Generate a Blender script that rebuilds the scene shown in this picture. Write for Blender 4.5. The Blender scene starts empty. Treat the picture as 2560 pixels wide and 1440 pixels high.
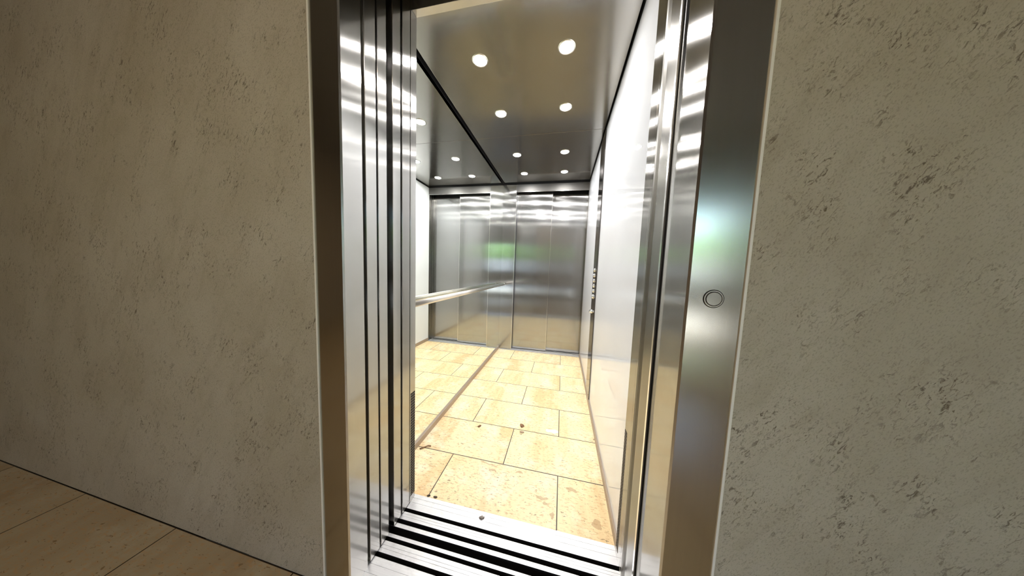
import bpy, bmesh, math, random
from mathutils import Vector, Matrix
random.seed(4)
scn = bpy.context.scene
col = scn.collection

# ---------------------------------------------------------------- camera
EYE = 1.09
cd = bpy.data.cameras.new('camera')
cam = bpy.data.objects.new('camera', cd); col.objects.link(cam)
cd.sensor_fit = 'HORIZONTAL'; cd.sensor_width = 36.0
cd.lens = 589.06 / 2560.0 * 36.0
cd.clip_start = 0.01; cd.clip_end = 200
rt = Vector((0.97726281, 0.20880629, 0.03684196))
up = Vector((-0.05272855, 0.07103301, 0.99607932))
fw = Vector((-0.20537063, 0.9753739, -0.08042797))
m = Matrix.Identity(4)
for i in range(3):
    m[i][0] = rt[i]; m[i][1] = up[i]; m[i][2] = -fw[i]
m[2][3] = EYE
cam.matrix_world = m
scn.camera = cam

# ---------------------------------------------------------------- exposure and render behaviour
scn.view_settings.view_transform = 'Standard'
scn.view_settings.look = 'None'
scn.view_settings.exposure = 1.5
scn.view_settings.gamma = 1.0
scn.cycles.max_bounces = 18
scn.cycles.glossy_bounces = 12
scn.cycles.diffuse_bounces = 6
scn.cycles.transmission_bounces = 6
scn.cycles.use_denoising = True
scn.cycles.sample_clamp_indirect = 8.0
scn.cycles.blur_glossy = 0.3

# ---------------------------------------------------------------- daylight outside the lobby window
w = bpy.data.worlds.new('sky'); scn.world = w; w.use_nodes = True
nt = w.node_tree
sky = nt.nodes.new('ShaderNodeTexSky'); sky.sky_type = 'NISHITA'
sky.sun_elevation = math.radians(48); sky.sun_rotation = math.radians(20); sky.sun_disc = False
nt.links.new(sky.outputs[0], nt.nodes['Background'].inputs[0])
nt.nodes['Background'].inputs[1].default_value = 0.5
sl = bpy.data.lights.new('sun', 'SUN'); sl.energy = 11.0; sl.angle = 0.01; sl.color = (1, .96, .88)
so = bpy.data.objects.new('sun', sl); so.rotation_euler = (math.radians(40), 0, math.radians(12)); so.location = (0, -6, 9)
col.objects.link(so)

LAMP = 150.0     # radiance of the cabin downlights
FILL = 38.0    # radiance of the added lobby fill lamps

# ---------------------------------------------------------------- materials
class N:
    def __init__(s, name):
        s.m = bpy.data.materials.new(name); s.m.use_nodes = True
        s.t = s.m.node_tree; s.b = s.t.nodes['Principled BSDF']
    def n(s, ty, ins=None, **kw):
        x = s.t.nodes.new(ty)
        for k, v in kw.items(): setattr(x, k, v)
        for k, v in (ins or {}).items():
            if isinstance(v, bpy.types.NodeSocket): s.t.links.new(v, x.inputs[k])
            else: x.inputs[k].default_value = v
        return x
    def set(s, **kw):
        for k, v in kw.items():
            k = k.replace('_', ' ')
            if isinstance(v, bpy.types.NodeSocket): s.t.links.new(v, s.b.inputs[k])
            else: s.b.inputs[k].default_value = v
    def pos(s): return s.n('ShaderNodeNewGeometry').outputs['Position']
    def scale(s, v, sc, off=(0, 0, 0)):
        return s.n('ShaderNodeMapping', {'Vector': v, 'Scale': sc, 'Location': off}).outputs[0]
    def noise(s, v, scale=1, detail=4, rough=.55, dist=0):
        return s.n('ShaderNodeTexNoise', {'Vector': v, 'Scale': scale, 'Detail': detail, 'Roughness': rough, 'Distortion': dist}).outputs['Fac']
    def ramp(s, f, stops):
        x = s.n('ShaderNodeValToRGB', {'Fac': f}); e = x.color_ramp.elements
        while len(e) < len(stops): e.new(.5)
        for i, (p, c) in enumerate(stops):
            e[i].position = p; e[i].color = (c, c, c, 1) if isinstance(c, (int, float)) else (*c, 1)
        return x.outputs[0]
    def mix(s, f, a, b, mode='MIX'):
        x = s.n('ShaderNodeMix', data_type='RGBA', blend_type=mode)
        for i, v in ((0, f), (6, a), (7, b)):
            if isinstance(v, bpy.types.NodeSocket): s.t.links.new(v, x.inputs[i])
            elif i == 0: x.inputs[0].default_value = v
            else: x.inputs[i].default_value = (*v, 1)
        return x.outputs[2]
    def math(s, op, a, b=0.0):
        x = s.n('ShaderNodeMath', operation=op)
        for i, v in ((0, a), (1, b)):
            if isinstance(v, bpy.types.NodeSocket): s.t.links.new(v, x.inputs[i])
            else: x.inputs[i].default_value = v
        return x.outputs[0]
    def bump(s, h, st=.2, d=.002):
        s.set(Normal=s.n('ShaderNodeBump', {'Height': h, 'Strength': st, 'Distance': d}).outputs[0])

def steel(name, c, rough=.3, aniso=.9, grain='v', dirt=.25, grainmul=1.0, brushed=False):
    k = N(name); p = k.pos()
    nrm = k.n('ShaderNodeNewGeometry').outputs['Normal']
    if grain == 'v':      # grain runs upward: highlights spread sideways
        tan = k.n('ShaderNodeVectorMath', {0: nrm, 1: (.02, .03, 1)}, operation='CROSS_PRODUCT').outputs[0]
        gs = (260, 260, 3)
    elif grain == 'y':    # ceiling panels: grain runs into the depth
        tan = k.n('ShaderNodeCombineXYZ', {0: 1.0, 1: 0.0, 2: 0.0}).outputs[0]; gs = (260, 4, 260)
    else:
        tan = k.n('ShaderNodeVectorMath', {0: nrm, 1: (1, .03, .02)}, operation='CROSS_PRODUCT').outputs[0]; gs = (4, 260, 260)
    g = k.noise(k.scale(p, gs), 1, 3, .6)
    d = k.noise(p, 5.5, 6, .65, .4)
    f = k.noise(k.scale(p, (34, 34, 22)), 1, 4, .7)
    cc = k.mix(k.ramp(g, [(.3, 0.0), (.7, .16 * grainmul)]), c, tuple(x * .72 for x in c))
    cc = k.mix(k.ramp(d, [(.5, 0.0), (.75, dirt)]), cc, tuple(x * y * .62 for x, y in zip(c, (1, .95, .86))))
    cc = k.mix(k.ramp(f, [(.68, 0.0), (.76, dirt * .5)]), cc, tuple(x * y * .55 for x, y in zip(c, (1, .93, .8))))
    r = k.math('ADD', k.ramp(d, [(.35, 0.0), (.8, .03)]), rough)
    if brushed:           # hairline finish: a long sideways lobe plus a tighter core
        up_t = k.n('ShaderNodeCombineXYZ', {0: .02, 1: .03, 2: 1.0}).outputs[0]
        a = k.n('ShaderNodeBsdfAnisotropic', {'Color': cc, 'Roughness': r, 'Anisotropy': .80, 'Tangent': up_t})
        b = k.n('ShaderNodeBsdfAnisotropic', {'Color': cc, 'Roughness': .11, 'Anisotropy': .35, 'Tangent': up_t})
        c2 = k.n('ShaderNodeMixShader', {0: .38, 1: a.outputs[0], 2: b.outputs[0]})
        k.t.links.new(c2.outputs[0], k.t.nodes['Material Output'].inputs[0])
        return k.m
    k.set(Base_Color=cc, Metallic=1.0, Roughness=r, Anisotropic=aniso, Tangent=tan)
    return k.m

def plain(name, c, rough=.5, metal=0.0, spec=.5, emit=None, es=0):
    k = N(name); d = k.noise(k.pos(), 22, 3)
    k.set(Base_Color=k.mix(k.ramp(d, [(.35, 0.0), (.7, .25)]), c, tuple(x * .8 for x in c)), Roughness=rough, Metallic=metal)
    k.b.inputs['Specular IOR Level'].default_value = spec
    if emit: k.set(Emission_Color=(*emit, 1), Emission_Strength=es)
    return k.m

def spots(k, p, lst):
    """union of irregular little stains and patches given as (x, y, rx, ry)"""
    warp = k.n('ShaderNodeTexNoise', {'Vector': p, 'Scale': 30.0, 'Detail': 4.0}).outputs['Color']
    wv = k.n('ShaderNodeVectorMath', {0: warp, 1: (.5, .5, .5)}, operation='SUBTRACT').outputs[0]
    wv = k.n('ShaderNodeVectorMath', {0: wv, 'Scale': .05}, operation='SCALE').outputs[0]
    q = k.n('ShaderNodeVectorMath', {0: p, 1: wv}, operation='ADD').outputs[0]
    acc = None
    for (x, y, rx, ry) in lst:
        a = k.n('ShaderNodeVectorMath', {0: q, 1: (x, y, 0)}, operation='SUBTRACT').outputs[0]
        a = k.n('ShaderNodeVectorMath', {0: a, 1: (1 / rx, 1 / ry, 0)}, operation='MULTIPLY').outputs[0]
        l = k.n('ShaderNodeVectorMath', {0: a}, operation='LENGTH').outputs['Value']
        f = k.ramp(l, [(.82, 1.0), (1.0, 0.0)])
        acc = f if acc is None else k.math('MAXIMUM', acc, f)
    return acc

def travertine_floor(name, joints=True, rough=.38, cols=((.90, .76, .46), (.77, .50, .24), (.95, .88, .68)), x0=.867, y0=-.90):
    k = N(name); p = k.pos()
    br = k.n('ShaderNodeTexBrick', {'Vector': k.scale(p, (1, 1, 1), (x0, y0, 0)), 'Scale': 1.0, 'Mortar Size': .0025 if joints else 0.0,
             'Mortar Smooth': .15, 'Brick Width': .6, 'Row Height': .305, 'Color1': (0, 0, 0, 1), 'Color2': (1, 1, 1, 1), 'Mortar': (.5, .5, .5, 1)})
    br.offset = .5; br.offset_frequency = 2; br.squash = 1; br.squash_frequency = 2
    per = br.outputs['Color']
    pp = k.n('ShaderNodeVectorMath', {0: p, 1: k.n('ShaderNodeVectorMath', {0: per, 1: (3.1, 7.7, 1.3)}, operation='MULTIPLY').outputs[0]}, operation='ADD').outputs[0]
    band = k.noise(k.scale(pp, (5.2, 1.1, 1)), 1, 5, .6, .35)
    c = k.mix(k.ramp(band, [(.47, 0.0), (.64, .75)]), cols[0], cols[1])
    c = k.mix(k.ramp(k.noise(pp, 6, 5, .7), [(.5, 0.0), (.68, .75)]), c, cols[2])
    c = k.mix(k.ramp(k.noise(k.scale(pp, (45, 110, 1)), 1, 4, .65), [(.52, 0.0), (.66, .60)]), c, (.50, .29, .12))
    pit = k.noise(k.scale(pp, (42, 120, 1)), 1, 3, .6, .6)
    pits = k.ramp(pit, [(.635, 0.0), (.68, 1.0)])
    big = k.ramp(k.noise(k.scale(pp, (16, 34, 1)), 1, 2, .5, 1.2), [(.735, 0.0), (.76, 1.0)])
    pits = k.math('MAXIMUM', pits, big)
    c = k.mix(k.math('MULTIPLY', pits, .72), c, (.20, .12, .055))
    if joints:
        st = spots(k, p, [(-.038, 1.062, .036, .012), (-.018, 1.035, .014, .011), (-.312, 1.155, .020, .010), (-.17, 1.173, .020, .007),
                          (-.34, 1.19, .060, .006), (-.07, 1.09, .010, .008), (.01, .99, .008, .016), (-.477, 1.308, .012, .006), (.10, 1.14, .03, .012), (.20, 1.0, .02, .02)])
        c = k.mix(k.math('MULTIPLY', st, .55), c, (.36, .20, .09))
        c = k.mix(k.math('MULTIPLY', spots(k, p, [(-.012, 1.552, .045, .020)]), .9), c, (.95, .93, .90))  # one pale patch on the tile
        c = k.mix(br.outputs['Fac'], c, (.035, .022, .012))
    h = k.math('SUBTRACT', 1.0, k.math('MAXIMUM', pits, br.outputs['Fac']))
    k.set(Base_Color=c, Roughness=k.math('ADD', k.ramp(band, [(.3, 0.0), (.7, .12)]), rough))
    k.bump(h, .35, .0012)
    return k.m

def travertine_wall(name):
    k = N(name); p = k.pos()
    q = k.n('ShaderNodeMapping', {'Vector': p, 'Rotation': (0, math.radians(58), 0)}).outputs[0]
    c = k.mix(k.ramp(k.noise(p, 2.3, 6, .6), [(.35, 0.0), (.68, 1.0)]), (.43, .385, .29), (.51, .47, .375))
    c = k.mix(k.ramp(k.noise(k.scale(q, (4, 30, 16)), 1, 6, .65, .5), [(.5, 0.0), (.7, .35)]), c, (.30, .25, .17))
    f1 = k.ramp(k.noise(k.scale(q, (60, 110, 140)), 1, 5, .7, .9), [(.56, 0.0), (.64, 1.0)])
    msk = k.ramp(k.noise(k.scale(p, (13, 13, 10)), 1, 4, .6), [(.45, 0.0), (.62, 1.0)])
    pit = k.math('MULTIPLY', f1, msk)
    spk = k.ramp(k.noise(k.scale(q, (200, 260, 420)), 1, 3, .6), [(.52, 0.0), (.72, .6)])
    c = k.mix(k.math('MULTIPLY', pit, .85), c, (.085, .06, .033))
    c = k.mix(spk, c, (.20, .165, .11))
    k.set(Base_Color=c, Roughness=.6)
    k.bump(k.math('SUBTRACT', 1.0, pit), .5, .0025)
    return k.m

def white_wall(name):
    k = N(name); p = k.pos()
    d = k.noise(p, 3.2, 4, .6)
    c = k.mix(k.ramp(d, [(.4, 0.0), (.75, .5)]), (.86, .885, .93), (.82, .845, .89))
    k.set(Base_Color=c, Roughness=k.math('ADD', k.ramp(k.noise(p, 9, 5, .6), [(.5, 0.0), (.8, .03)]), .012))
    k.b.inputs['IOR'].default_value = 1.75
    return k.m

def aluminium(name):
    k = N(name); p = k.pos()
    g = k.noise(k.scale(p, (5, 330, 40)), 1, 4, .6)
    d = k.noise(k.scale(p, (7, 9, 7)), 1, 6, .7, .3)
    s = k.ramp(k.noise(k.scale(p, (60, 300, 60)), 1, 5, .7, 1.0), [(.66, 0.0), (.72, 1.0)])
    c = k.mix(k.ramp(g, [(.35, 0.0), (.7, .35)]), (.93, .93, .95), (.72, .72, .75))
    c = k.mix(k.ramp(d, [(.48, 0.0), (.72, .6)]), c, (.55, .54, .53))
    c = k.mix(k.math('MULTIPLY', s, .6), c, (.18, .17, .17))
    k.set(Base_Color=c, Metallic=.85, Roughness=k.math('ADD', k.ramp(d, [(.4, 0.0), (.7, .15)]), .38))
    return k.m

def mirror_mat(name):
    k = N(name); d = k.noise(k.pos(), 3, 3)
    k.set(Base_Color=k.mix(k.ramp(d, [(.3, 0.0), (.8, .5)]), (.95, .97, .93), (.92, .95, .91)), Metallic=1.0, Roughness=.0)
    return k.m

def dots_mat(name):      # perforated sheet: fine square mesh, dark between the wires
    k = N(name); p = k.pos()
    sep = k.n('ShaderNodeSeparateXYZ', {0: p})
    def line(s, period, wd):
        a = k.math('DIVIDE', s, period); a = k.math('FRACT', a); return k.math('LESS_THAN', a, wd)
    f = k.math('MAXIMUM', line(sep.outputs[1], .0095, .14), line(sep.outputs[2], .0125, .12))
    k.set(Base_Color=k.mix(f, (.02, .015, .012), (.45, .40, .34)), Roughness=.75)
    k.b.inputs['Specular IOR Level'].default_value = .05
    return k.m

def foliage_mat(name):
    k = N(name); d = k.noise(k.pos(), 7, 5)
    k.set(Base_Color=k.mix(k.ramp(d, [(.4, 0.0), (.6, 1.0)]), (.22, .46, .07), (.52, .76, .24)), Roughness=.6)
    return k.m

def glass_mat(name):
    k = N(name); p = k.pos()
    k.set(Base_Color=(.97, 1, .99, 1), Roughness=0.0, Transmission_Weight=1.0, IOR=1.01)
    return k.m

S_FRAME = steel('brushed frame steel', (.58, .54, .46), .20, .30, 'v', .03)
S_JAMB = steel('brushed jamb steel', (.49, .48, .46), .22, .98, 'v', .16, 1.0, True)
S_DOOR = steel('brushed door steel', (.42, .42, .415), .19, .92, 'v', .05, 1.0, True)
S_PLATE = steel('polished panel steel', (.12, .11, .10), .14, .3, 'v', .05)
S_CEIL = steel('satin ceiling steel', (.37, .36, .335), .12, .6, 'y', .05, .6)
S_HEAD = steel('header steel', (.21, .205, .195), .52, .2, 'h', .1)
S_DARK = steel('dark profile steel', (.26, .25, .23), .24, .6, 'v', .1)
STEP_SHADE = plain('shaded step steel', (.09, .08, .06), .4, .6)  # steel step darkened: its dark reflection is put into the colour
S_SKIRT = plain('skirting steel', (.40, .32, .25), .42, .35)
S_RAIL = steel('satin rail steel', (.78, .74, .70), .30, .5, 'y', .05)
CHROME = plain('polished chrome', (.86, .86, .88), .08, 1.0)
BLACK = plain('black shadow gap', (.006, .006, .007), .8)
RECESS = plain('recess black', (.012, .012, .014), .45)  # flat black for groove faces and gap fillers
EDGE = plain('light joint sealant', (.86, .85, .78), .5)
BRIGHT = plain('edge highlight steel', (.86, .85, .83), .22, 1.0)  # paler steel that paints in the light caught along edges
TILE = travertine_floor('travertine floor tiles')
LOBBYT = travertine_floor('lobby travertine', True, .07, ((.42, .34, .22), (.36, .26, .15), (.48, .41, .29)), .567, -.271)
STONE = travertine_wall('travertine wall cladding')
WHITE = white_wall('glossy white wall panel')
ALU = aluminium('worn aluminium')
MIRROR = mirror_mat('silvered mirror')
MESH = dots_mat('perforated steel')
LENS = plain('lamp lens', (.9, .9, .9), .4, 0, .5, (1.0, .98, .965), LAMP)
RING = plain('lamp trim ring', (.75, .72, .66), .25, 1.0)
PAINT = plain('lobby paint', (.36, .31, .25), .7)
LOBBYC = plain('lobby ceiling paint', (.16, .15, .135), .8)

# ---------------------------------------------------------------- mesh helpers
def newobj(name, bm, mat, parent=None, smooth=False):
    bmesh.ops.recalc_face_normals(bm, faces=bm.faces)
    me = bpy.data.meshes.new(name); bm.to_mesh(me); bm.free()
    for mm in (mat if isinstance(mat, (list, tuple)) else [mat]): me.materials.append(mm)
    if smooth:
        for p in me.polygons: p.use_smooth = True
    o = bpy.data.objects.new(name, me); col.objects.link(o)
    if parent: o.parent = parent; o.matrix_parent_inverse = Matrix.Translation(-parent.location)
    return o

def box(bm, x0, x1, y0, y1, z0, z1, mi=0):
    v = [bm.verts.new((x, y, z)) for x in (x0, x1) for y in (y0, y1) for z in (z0, z1)]
    for f in ((0, 1, 3, 2), (4, 6, 7, 5), (0, 4, 5, 1), (2, 3, 7, 6), (0, 2, 6, 4), (1, 5, 7, 3)):
        bm.faces.new([v[i] for i in f]).material_index = mi
def boxes(*bs, bev=0.0):
    bm = bmesh.new()
    for b in bs: box(bm, *b)
    if bev:
        bmesh.ops.bevel(bm, geom=list(bm.edges), offset=bev, segments=2, affect='EDGES', profile=.5)
    return bm
def prism_z(pts, z0, z1):
    bm = bmesh.new()
    a = [bm.verts.new((x, y, z0)) for x, y in pts]; b = [bm.verts.new((x, y, z1)) for x, y in pts]
    n = len(pts)
    bm.faces.new(a); bm.faces.new(b)
    for i in range(n): bm.faces.new((a[i], a[(i + 1) % n], b[(i + 1) % n], b[i]))
    return bm
def prism_x(pts, x0, x1):
    bm = bmesh.new()
    a = [bm.verts.new((x0, y, z)) for y, z in pts]; b = [bm.verts.new((x1, y, z)) for y, z in pts]
    n = len(pts)
    bm.faces.new(a); bm.faces.new(b)
    for i in range(n): bm.faces.new((a[i], a[(i + 1) % n], b[(i + 1) % n], b[i]))
    return bm
def lathe(bm, prof, n=40, mat=Matrix.Identity(4)):
    rings = []
    for r, z in prof:
        if r < 1e-6: rings.append([bm.verts.new(mat @ Vector((0, 0, z)))])
        else: rings.append([bm.verts.new(mat @ Vector((r * math.cos(2 * math.pi * i / n), r * math.sin(2 * math.pi * i / n), z))) for i in range(n)])
    for a, b in zip(rings, rings[1:]):
        for i in range(n):
            j = (i + 1) % n
            if len(a) == 1 and len(b) == 1: continue
            if len(a) == 1: bm.faces.new((a[0], b[i], b[j]))
            elif len(b) == 1: bm.faces.new((a[i], b[0], a[j]))
            else: bm.faces.new((a[i], b[i], b[j], a[j]))
    return bm
def tube(path, r, n=20):
    bm = bmesh.new(); rings = []
    for i, p in enumerate(path):
        p = Vector(p); a = Vector(path[max(i - 1, 0)]); b = Vector(path[min(i + 1, len(path) - 1)])
        t = (b - a).normalized(); u = t.cross(Vector((0, 0, 1)))
        if u.length < 1e-3: u = t.cross(Vector((1, 0, 0)))
        u.normalize(); v = t.cross(u)
        rings.append([bm.verts.new(p + r * (math.cos(2 * math.pi * k / n) * u + math.sin(2 * math.pi * k / n) * v)) for k in range(n)])
    for a, b in zip(rings, rings[1:]):
        for k in range(n): bm.faces.new((a[k], a[(k + 1) % n], b[(k + 1) % n], b[k]))
    bm.faces.new(rings[0]); bm.faces.new(rings[-1])
    return bm
def empty(name, loc):
    o = bpy.data.objects.new(name, None); o.location = loc; o.empty_display_size = .1; col.objects.link(o); return o
def tag(o, label, cat, group=None):
    o['label'] = label; o['category'] = cat
    if group: o['group'] = group
    return o
def struct(name, bm, mat, parent=None, label=None):
    o = newobj(name, bm, mat, parent)
    if parent is None: o['kind'] = 'structure'
    if label: o['label'] = label
    return o

# key planes (metres)
XL, XR = -.629, .266          # clear opening of the entrance
ML, WR = -.805, .270          # mirror face, white wall face
YF = .576                     # face of the landing frame
YI, YB = .925, 3.06           # inner faces of the cabin's front and back
ZC = 2.186                    # cabin ceiling
ZH = 2.085                    # underside of the headers

# ---------------------------------------------------------------- lobby
struct('wall_left', boxes((-4.2, -.7325, YF + .002, YF + .10, 0, 3.0)), STONE)
struct('wall_right', boxes((.3735, 2.8, YF + .002, YF + .10, 0, 3.0)), STONE)
struct('wall_above', boxes((-.7325, .3735, YF + .002, YF + .07, 2.29, 3.0)), STONE)
struct('floor_lobby', boxes((-4.2, 2.8, -4.0, YF, -.06, -.0005)), LOBBYT)
struct('ceiling_lobby', boxes((-4.2, 2.8, -4.0, YF + .10, 3.0, 3.06)), LOBBYC)
struct('wall_lobby_left', boxes((-4.26, -4.2, -4.0, YF + .10, 0, 3.0)), PAINT)
struct('wall_lobby_right', boxes((2.8, 2.86, -4.0, YF + .10, 0, 3.0)), PAINT)
# the wall behind the viewer, with a glazed opening towards the garden
GX0, GX1, GZ0, GZ1, GY = .35, 2.5, .95, 2.15, -3.2
struct('wall_lobby_back', boxes((-4.2, GX0, GY - .1, GY, 0, 3.0), (GX1, 2.8, GY - .1, GY, 0, 3.0), (GX0, GX1, GY - .1, GY, GZ1, 3.0), (GX0, GX1, GY - .1, GY, .46, GZ0), (GX0, GX1, GY - .1, GY, 0, .12)), PAINT)
win = empty('window_1', ((GX0 + GX1) / 2, GY, 0)); win['kind'] = 'structure'
struct('window_frame', boxes((GX0, GX0 + .06, GY - .08, GY - .02, GZ0, GZ1), (GX1 - .06, GX1, GY - .08, GY - .02, GZ0, GZ1),
       (GX0 + 1.05, GX0 + 1.11, GY - .08, GY - .02, GZ0, GZ1), (GX0, GX1, GY - .08, GY - .02, GZ1 - .06, GZ1), (GX0, GX1, GY - .08, GY - .02, GZ0, GZ0 + .06)), S_DARK, win)
struct('window_pane', boxes((GX0, GX1, GY - .052, GY - .046, .12, .46), (GX0 + .06, GX1 - .06, GY - .052, GY - .046, GZ0 + .06, GZ1 - .06)), glass_mat('window glass'), win)
struct('floor_outside', boxes((-12, 14, -26, GY - .1, -.1, -.02)), plain('pale paving', (.36, .37, .37), .8))
struct('wall_garden', boxes((-8, 12, -9.3, -9.0, 0, 1.75)), plain('pale rendered wall', (.45, .46, .46), .8))

LF = MF = None
FOL = foliage_mat('sunlit leaves'); BARK = plain('bark', (.10, .07, .05), .9)
rng = random.Random(8)
hd = empty('hedge', (3, -11, 0))
newobj('stem', tube([(3, -11, -.02), (3.05, -11, 1.2), (3, -10.95, 2.2)], .10, 8), BARK, hd)
bm = bmesh.new()
for i in range(5200):
    c = Vector((rng.uniform(-5.5, 11), -11 + rng.uniform(-.5, .5), rng.uniform(1.1, 2.95) + .16 * math.sin(i * .37)))
    a = Vector((rng.gauss(0, 1), rng.gauss(0, 1), rng.gauss(0, 1))).normalized(); b = a.orthogonal().normalized()
    bm.faces.new([bm.verts.new(c + a * .17), bm.verts.new(c + b * .09), bm.verts.new(c - a * .17), bm.verts.new(c - b * .09)])
newobj('foliage', bm, FOL, hd)
tag(hd, 'tall leafy green hedge behind the garden wall outside the lobby window', 'hedge')

# added fill lamps, out of view, to brighten and warm the stone walls
LAMPL = plain('lobby fill lamp lens', (.9, .9, .9), .4, 0, .5, (1.0, .84, .62), FILL)
for i, (x, y) in enumerate([(-.5, -1.3), (-1.0, -2.5)]):
    t = empty('lobby_fill_lamp', (x, y, 3.0))
    bm = lathe(bmesh.new(), [(.16, 0), (.17, -.012), (.155, -.03), (.145, -.03), (.145, -.004), (.0, -.004)], 32, Matrix.Translation((x, y, 3.0)))
    newobj('trim_ring', bm, RING, t, True)
    newobj('lens', lathe(bmesh.new(), [(.145, -.022), (.10, -.028), (0, -.03)], 32, Matrix.Translation((x, y, 3.0))), LAMPL, t, True)
    tag(t, ('added round fill lamp on the unseen lobby ceiling behind the viewer, ' + ('nearer the entrance', 'nearer the window')[i]), 'fill lamp', 'added lobby fill lamps')

# ---------------------------------------------------------------- landing frame
FZ = 2.29
t1 = struct('trim_1', prism_z([(-.727, YF), (XL - .004, YF), (XL, YF + .004), (XL, .648), (XL - .02, .648), (XL - .02, .60), (-.727, .60)], 0, FZ), S_FRAME)
for p in t1.data.polygons: pass
t1.data.materials.append(S_JAMB); t1.data.materials.append(BRIGHT)
def by_normal(o, table):
    for p in o.data.polygons:
        for (nx, ny, nz, mi) in table:
            if p.normal.dot(Vector((nx, ny, nz)).normalized()) > .96 : p.material_index = mi
by_normal(t1, [(1, 0, 0, 1), (1, -1, 0, 2)])
struct('trim_2', boxes((-.7325, -.727, YF - .003, YF + .03, 0, FZ)), EDGE)
# right frame with the strike jamb on its inside
t3 = struct('trim_3', prism_z([(XR + .004, YF), (.3685, YF), (.3685, .70), (.300, .70), (.300, .722), (.262, .697), (XR, .69), (XR, YF + .004)], 0, FZ), S_FRAME)
t3.data.materials.append(S_JAMB); t3.data.materials.append(BRIGHT)
by_normal(t3, [(-1, 0, 0, 1), (-1, -1, 0, 2)])
struct('trim_4', boxes((.3685, .3735, YF - .003, YF + .03, 0, FZ)), EDGE)
struct('trim_5', boxes((XL, XR, YF, .648, 2.12, FZ)), S_FRAME)          # frame header
struct('trim_6', boxes((-.727, XL, YF + .03, .648, FZ - .17, FZ)), S_FRAME)

# strike side: dark stepped channels between the frame and the cabin wall
struct('trim_7', boxes((.274, .30, .705, .735, 0, 2.3)), RECESS)  # solid black bar standing for the darkness of the deep groove
struct('trim_8', boxes((.2685, .2745, .742, .752, 0, 2.3)), BRIGHT)
struct('trim_9', prism_z([(.2650, .788), (.2705, .752), (.290, .752), (.290, .80), (.2635, .80)], 0, 2.3), S_DARK)
struct('trim_10', prism_z([(.2610, .818), (.2640, .802), (.290, .802), (.290, .83), (.2610, .83)], 0, 2.3), STEP_SHADE)

# lift shaft seen only as blackness through the gaps
struct('wall_shaft', boxes((-1.40, -1.38, .65, 3.4, -.05, 2.5), (.42, .44, .71, 3.4, -.05, 2.5), (-1.40, .44, 3.38, 3.40, -.05, 2.5),
       (-1.40, .44, .65, 3.40, 2.48, 2.5), (-1.40, -.74, .66, .68, 0, 2.5), (-1.4, .44, .62, 3.4, -.12, -.07)), BLACK)

# ---------------------------------------------------------------- threshold plates
def sill(name, y0, y1, grooves, lines, label):
    pts = [(y0, -.03), (y0, 0)]
    ev = [(a, b, .022) for a, b in grooves] + [(a - .0007, a + .0007, .002) for a in lines]
    for a, b, d in sorted(ev): pts += [(a, 0), (a, -d), (b, -d), (b, 0)]
    pts += [(y1, 0), (y1, -.03)]
    o = newobj(name, prism_x(pts, -1.08, XR + .004), [ALU, RECESS])
    for p in o.data.polygons:
        z = [o.data.vertices[v].co.z for v in p.vertices]
        if max(z) < -.015 and min(z) > -.025: p.material_index = 1
        if min(z) < -.02 and max(z) > -.001 and abs(p.normal.y) > .9: p.material_index = 1
    return tag(o, label, 'door sill')
sill('landing_threshold', .5775, .762, [(.683, .698), (.736, .750)], [.722, .711, .661, .636, .612],
     'worn grooved aluminium threshold plate nearest the viewer, on the landing side of the black gap')
sill('cabin_threshold', .788, .934, [(.803, .820), (.851, .866)], [.832, .842, .895, .916],
     'scratched aluminium threshold plate touching the travertine cabin floor')

# ---------------------------------------------------------------- open entrance doors, stacked in the left pocket
def stacked_door(name, ys, z1, edge):
    d = empty(name, (-.85, sum(ys[0]) / 2, 0)); d['kind'] = 'structure'
    for a, b in ys:
        newobj('door_panel', boxes((-1.08, XL, a, b, .006, z1), bev=.0012), S_JAMB, d)
    return d
stacked_door('door_1', [(.661, .7055), (.713, .754)], 2.14, 0)
stacked_door('door_2', [(.784, .8265), (.837, .884)], 2.14, 0)

# ---------------------------------------------------------------- cabin
struct('floor', boxes((ML - .02, WR + .02, .934, 3.045, -.05, 0)), TILE)
struct('wall_cabin_front', boxes((-.86, XL, .888, YI, 0, ZC + .02), (XL, XR, .895, YI, ZH, ZC + .10), bev=.0008), S_JAMB)
struct('wall_cabin_front_right', boxes((XR - .005, XR + .03, .832, .8465, 0, 2.3), (XR - .005, XR + .03, .8475, .913, 0, 2.3), bev=.0006), S_JAMB)
struct('wall_cabin_right', boxes((WR, WR + .03, .913, 3.30, 0, ZC - .012)), WHITE)
struct('wall_cabin_left', boxes((ML - .04, ML - .012, .888, 3.30, 0, ZC + .1)), PAINT)
mir = newobj('wall_mirror', boxes((ML - .012, ML, YI, YB - .001, .004, ZC - .002)), MIRROR)
tag(mir, 'floor to ceiling mirror covering the left cabin wall behind the handrail', 'mirror')
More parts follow.
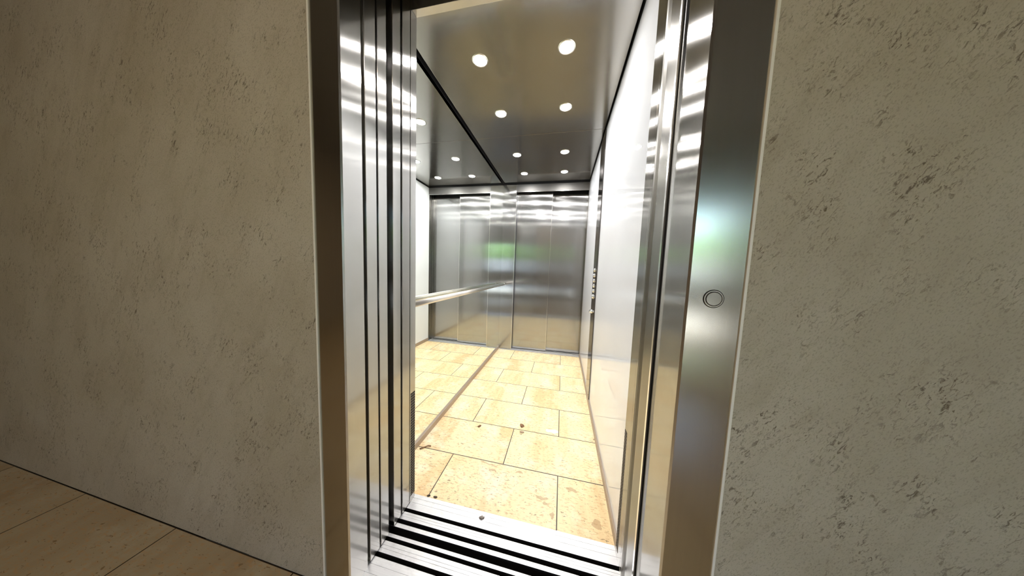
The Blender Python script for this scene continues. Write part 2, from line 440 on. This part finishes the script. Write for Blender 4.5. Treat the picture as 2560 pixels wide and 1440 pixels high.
# back wall: narrow steel return beside the mirror and header over the doors
struct('wall_cabin_back', boxes((ML - .012, XL, YB, YB + .03, 0, ZC - .015), bev=.0008), S_DOOR)
struct('wall_cabin_header', boxes((XL + .0005, WR, YB, YB + .03, ZH - .003, ZC - .015)), S_HEAD)
struct('trim_11', boxes((XL, WR, YB - .001, YB + .004, ZH - .0065, ZH - .0032)), BRIGHT)
bs = struct('baseboard_left', boxes((ML, ML + .010, YI, YB, 0, .036), bev=.001), S_SKIRT)
struct('baseboard_right', boxes((WR - .008, WR, .915, YB + .01, 0, .040), bev=.001), S_SKIRT)
struct('trim_16', boxes((XL - .003, XL + .0004, YB - .0012, YB + .0295, 0, ZH - .007)), BRIGHT)
struct('trim_12', boxes((WR - .006, WR + .02, YB + .012, YB + .045, 0, ZC)), S_DARK)
struct('trim_13', boxes((WR - .004, WR + .02, YB + .055, YB + .105, 0, ZC)), S_DARK)
# ceiling: two steel panels with a hairline joint, black reveal all round
ce = empty('ceiling', (-.26, 2.0, ZC)); ce['kind'] = 'structure'
newobj('ceiling_panel', boxes((ML + .023, WR - .010, .945, 1.9935, ZC, ZC + .012), bev=.0008), S_CEIL, ce)
newobj('ceiling_panel', boxes((ML + .023, WR - .010, 1.9965, 3.022, ZC, ZC + .012), bev=.0008), S_CEIL, ce)
struct('ceiling_plenum', boxes((-.86, .32, .89, 3.32, ZC + .10, ZC + .12), (WR, WR + .02, .93, 3.32, ZC - .0118, ZC + .10), (ML - .012, ML, .93, 3.30, ZC - .0018, ZC + .10),
       (ML, WR, YB + .002, YB + .02, ZC - .0145, ZC + .10), (XL, XR, .80, .893, 2.30, 2.32)), BLACK)

# back doors, closed: the left leaf stands in front of the right one
db = empty('door_3', (-.18, 3.14, 0)); db['kind'] = 'structure'
dl = newobj('door_panel', boxes((-.70, -.170, 3.128, 3.155, .008, 2.20), bev=.001), S_DOOR, db)
newobj('edge_highlight', boxes((-.1725, -.1695, 3.1265, 3.156, .008, 2.20)), BRIGHT, dl)  # thin added strip, a painted highlight along the leaf's edge
newobj('door_panel', boxes((-.20, .34, 3.170, 3.197, .008, 2.20), bev=.001), S_DOOR, db)
o = sill('back_threshold', 3.045, 3.25, [(3.135, 3.148), (3.178, 3.190)], [3.07, 3.09],
     'narrow grey metal threshold strip under the closed rear doors')
struct('trim_14', boxes((-.95, .40, 3.25, 3.26, -.03, 2.3)), BLACK)
struct('trim_15', boxes((-.70, XL - .001, 3.092, 3.124, 0, 2.2)), RECESS)

# ---------------------------------------------------------------- handrail
RX, RZ = -.746, .888
hr = empty('handrail', (RX, 2.0, RZ))
newobj('rail_tube', tube([(RX, YI + .05, RZ), (RX, YB - .055, RZ)], .0165, 28), S_RAIL, hr, True)
for y in (YI + .05, YB - .055):
    newobj('end_cap', lathe(bmesh.new(), [(0, .006), (.010, .006), (.016, .003), (.017, 0), (.017, -.012), (0, -.012)], 28,
           Matrix.Translation((RX, y, RZ)) @ Matrix.Rotation(math.radians(90 if y < 2 else -90), 4, 'X')), S_RAIL, hr, True)
for y in (1.10, 1.60, 2.15, 2.70):
    b = newobj('bracket', tube([(ML, y, RZ - .020), (ML + .025, y, RZ - .020), (RX - .004, y, RZ - .012)], .0055, 12), CHROME, hr, True)
    newobj('rosette', lathe(bmesh.new(), [(0, .004), (.014, .004), (.016, 0), (0, 0)], 20, Matrix.Translation((ML, y, RZ - .020)) @ Matrix.Rotation(math.radians(90), 4, 'Y')), CHROME, b, True)
tag(hr, 'round satin steel handrail running along the mirror at waist height', 'handrail')

# ---------------------------------------------------------------- downlights
rows = [(1.27, 'first row from the entrance'), (1.706, 'second row from the entrance'), (2.315, 'third row from the entrance'), (2.762, 'last row by the rear doors')]
def downlight(x, y):
    t = empty('downlight', (x, y, ZC))
    T = Matrix.Translation((x, y, ZC))
    newobj('trim_ring', lathe(bmesh.new(), [(.0345, .010), (.0345, -.001), (.036, -.0035), (.0415, -.0025), (.0425, 0)], 40, T), RING, t, True)
    newobj('lens', lathe(bmesh.new(), [(.034, -.0012), (.018, -.0016), (0, -.0018)], 32, T), LENS, t, True)
    return t
def copy_tree(o, delta):
    c = o.copy(); col.objects.link(c); c.location = Vector(c.location) + delta
    for ch in list(o.children):
        d = ch.copy(); col.objects.link(d); d.parent = c
        d.matrix_parent_inverse = ch.matrix_parent_inverse.copy()
    return c
proto = None
for cx, side in ((-.037, 'on the side of the white wall'), (-.486, 'on the side of the mirror')):
    for y, rn in rows:
        if proto is None: t = proto = downlight(cx, y); p0 = Vector((cx, y, ZC))
        else: t = copy_tree(proto, Vector((cx, y, ZC)) - p0)
        tag(t, 'round lit downlight, %s, %s' % (rn, side), 'downlight', 'downlights in the cabin ceiling')

# ---------------------------------------------------------------- control panel on the white wall
cp = empty('control_panel', (WR, 2.08, 0))
newobj('faceplate', boxes((WR - .006, WR, 1.96, 2.17, .0405, ZC - .02), bev=.001), S_PLATE, cp)
for z, big in ((1.106, 0), (1.061, 0), (1.018, 0), (.975, 0), (.932, 0), (.884, 1)):
    T = Matrix.Translation((WR - .006, 2.075, z)) @ Matrix.Rotation(math.radians(-90), 4, 'Y')
    k = 1.25 if big else 1.0
    b = newobj('button', lathe(bmesh.new(), [(0, .009 * k), (.010 * k, .009 * k), (.0125 * k, .0075 * k), (.013 * k, 0)], 28, T), CHROME, cp, True)
    newobj('button_ring', lathe(bmesh.new(), [(.013 * k, 0), (.014 * k, .003), (.017 * k, .003), (.018 * k, 0)], 28, T), RING, b, True)
T = Matrix.Translation((WR - .006, 2.11, .752)) @ Matrix.Rotation(math.radians(-90), 4, 'Y')
kk = newobj('key_switch', lathe(bmesh.new(), [(0, .020), (.008, .020), (.012, .017), (.0125, .006), (.017, .005), (.019, 0)], 28, T), CHROME, cp, True)
newobj('key_slot', boxes((WR - .0275, WR - .0255, 2.1085, 2.1115, .746, .758)), BLACK, kk)
tag(cp, 'tall narrow steel control strip with a column of buttons on the white right wall', 'control panel')

# ---------------------------------------------------------------- call button on the right frame
T = Matrix.Translation((.3165, YF, EYE - .0475)) @ Matrix.Rotation(math.radians(90), 4, 'X')
cb = empty('call_button', (.3165, YF, EYE - .0475))
newobj('shadow_joint', lathe(bmesh.new(), [(.0195, 0), (.0195, .0004), (.0182, .0004), (.0182, 0)], 48, T), BLACK, cb)
newobj('outer_ring', lathe(bmesh.new(), [(.0182, 0), (.0182, .0012), (.0178, .0016), (.0156, .0016), (.0154, .0012), (.0154, 0)], 48, T), S_FRAME, cb)
newobj('inner_joint', lathe(bmesh.new(), [(.0154, .0002), (.0154, .0006), (.0140, .0006), (.0140, .0002)], 48, T), BLACK, cb)
newobj('push_cap', lathe(bmesh.new(), [(.0141, 0), (.0141, .0022), (.0138, .0025), (0, .0025)], 48, T), S_FRAME, cb)
tag(cb, 'round flush steel call button on the dark right door frame', 'button')

# ---------------------------------------------------------------- ventilation grilles low in the front returns
g = newobj('vent_grille', boxes((XL, XL + .0006, .892, .922, .03, .522)), MESH)
tag(g, 'narrow perforated ventilation grille low on the left side of the entrance', 'vent grille', 'grilles beside the entrance')
g = newobj('vent_grille', boxes((XR - .0056, XR - .005, .884, .911, .03, .51)), MESH)
tag(g, 'narrow perforated ventilation grille low on the right side of the entrance', 'vent grille', 'grilles beside the entrance')

# ---------------------------------------------------------------- litter
def crumb(name, x, y, rx, ry, rz, mat, seed, label, cat, rot=0, z=0.0):
    rng = random.Random(seed); bm = bmesh.new()
    bmesh.ops.create_icosphere(bm, subdivisions=2, radius=1)
    for v in bm.verts:
        k = 1 + rng.uniform(-.45, .25)
        v.co = Vector((v.co.x * rx * k, v.co.y * ry * k, (v.co.z + .8) * rz * (1 + rng.uniform(-.2, .2))))
        v.co.z = max(v.co.z, 0)
    bmesh.ops.rotate(bm, verts=bm.verts, matrix=Matrix.Rotation(rot, 3, 'Z'))
    o = newobj(name, bm, mat, None, True); o.location = (x, y, z)
    return tag(o, label, cat)
BRN = plain('dried leaf brown', (.22, .11, .05), .7); GRY = plain('grey grit', (.25, .22, .20), .8); SOIL = plain('dark soil', (.07, .05, .035), .9)
crumb('pebble', -.288, .906, .011, .008, .004, GRY, 1, 'grey pebble lying on the inner threshold plate', 'pebble', .2)
crumb('leaf_scrap', -.219, 1.551, .013, .020, .004, BRN, 2, 'brown leaf scrap on the floor tile just behind a joint line', 'leaf', .3)
crumb('leaf_scrap', -.208, 1.488, .014, .010, .003, plain('pale leaf brown', (.36, .25, .17), .7), 3, 'pale brown scrap on the floor tile just in front of the joint line', 'leaf', .1)
crumb('leaf_scrap', -.502, 1.471, .014, .010, .004, BRN, 4, 'small curled brown leaf scrap on the second tile row', 'leaf', .9)
crumb('dirt_crumb', -.565, .940, .008, .005, .003, SOIL, 5, 'dark dirt crumb at the inner edge of the threshold, nearer the left jamb', 'dirt', .2)
crumb('dirt_crumb', -.532, .941, .012, .005, .003, SOIL, 6, 'larger dark dirt crumb at the inner edge of the threshold, beside a tile joint', 'dirt', .1)
bm = tube([(-.775, 1.185, .004), (-.755, 1.200, .006), (-.738, 1.215, .008), (-.722, 1.222, .004)], .0032, 8)
tag(newobj('twig', bm, BRN, None, True), 'short brown twig on the floor beside the left skirting', 'twig')
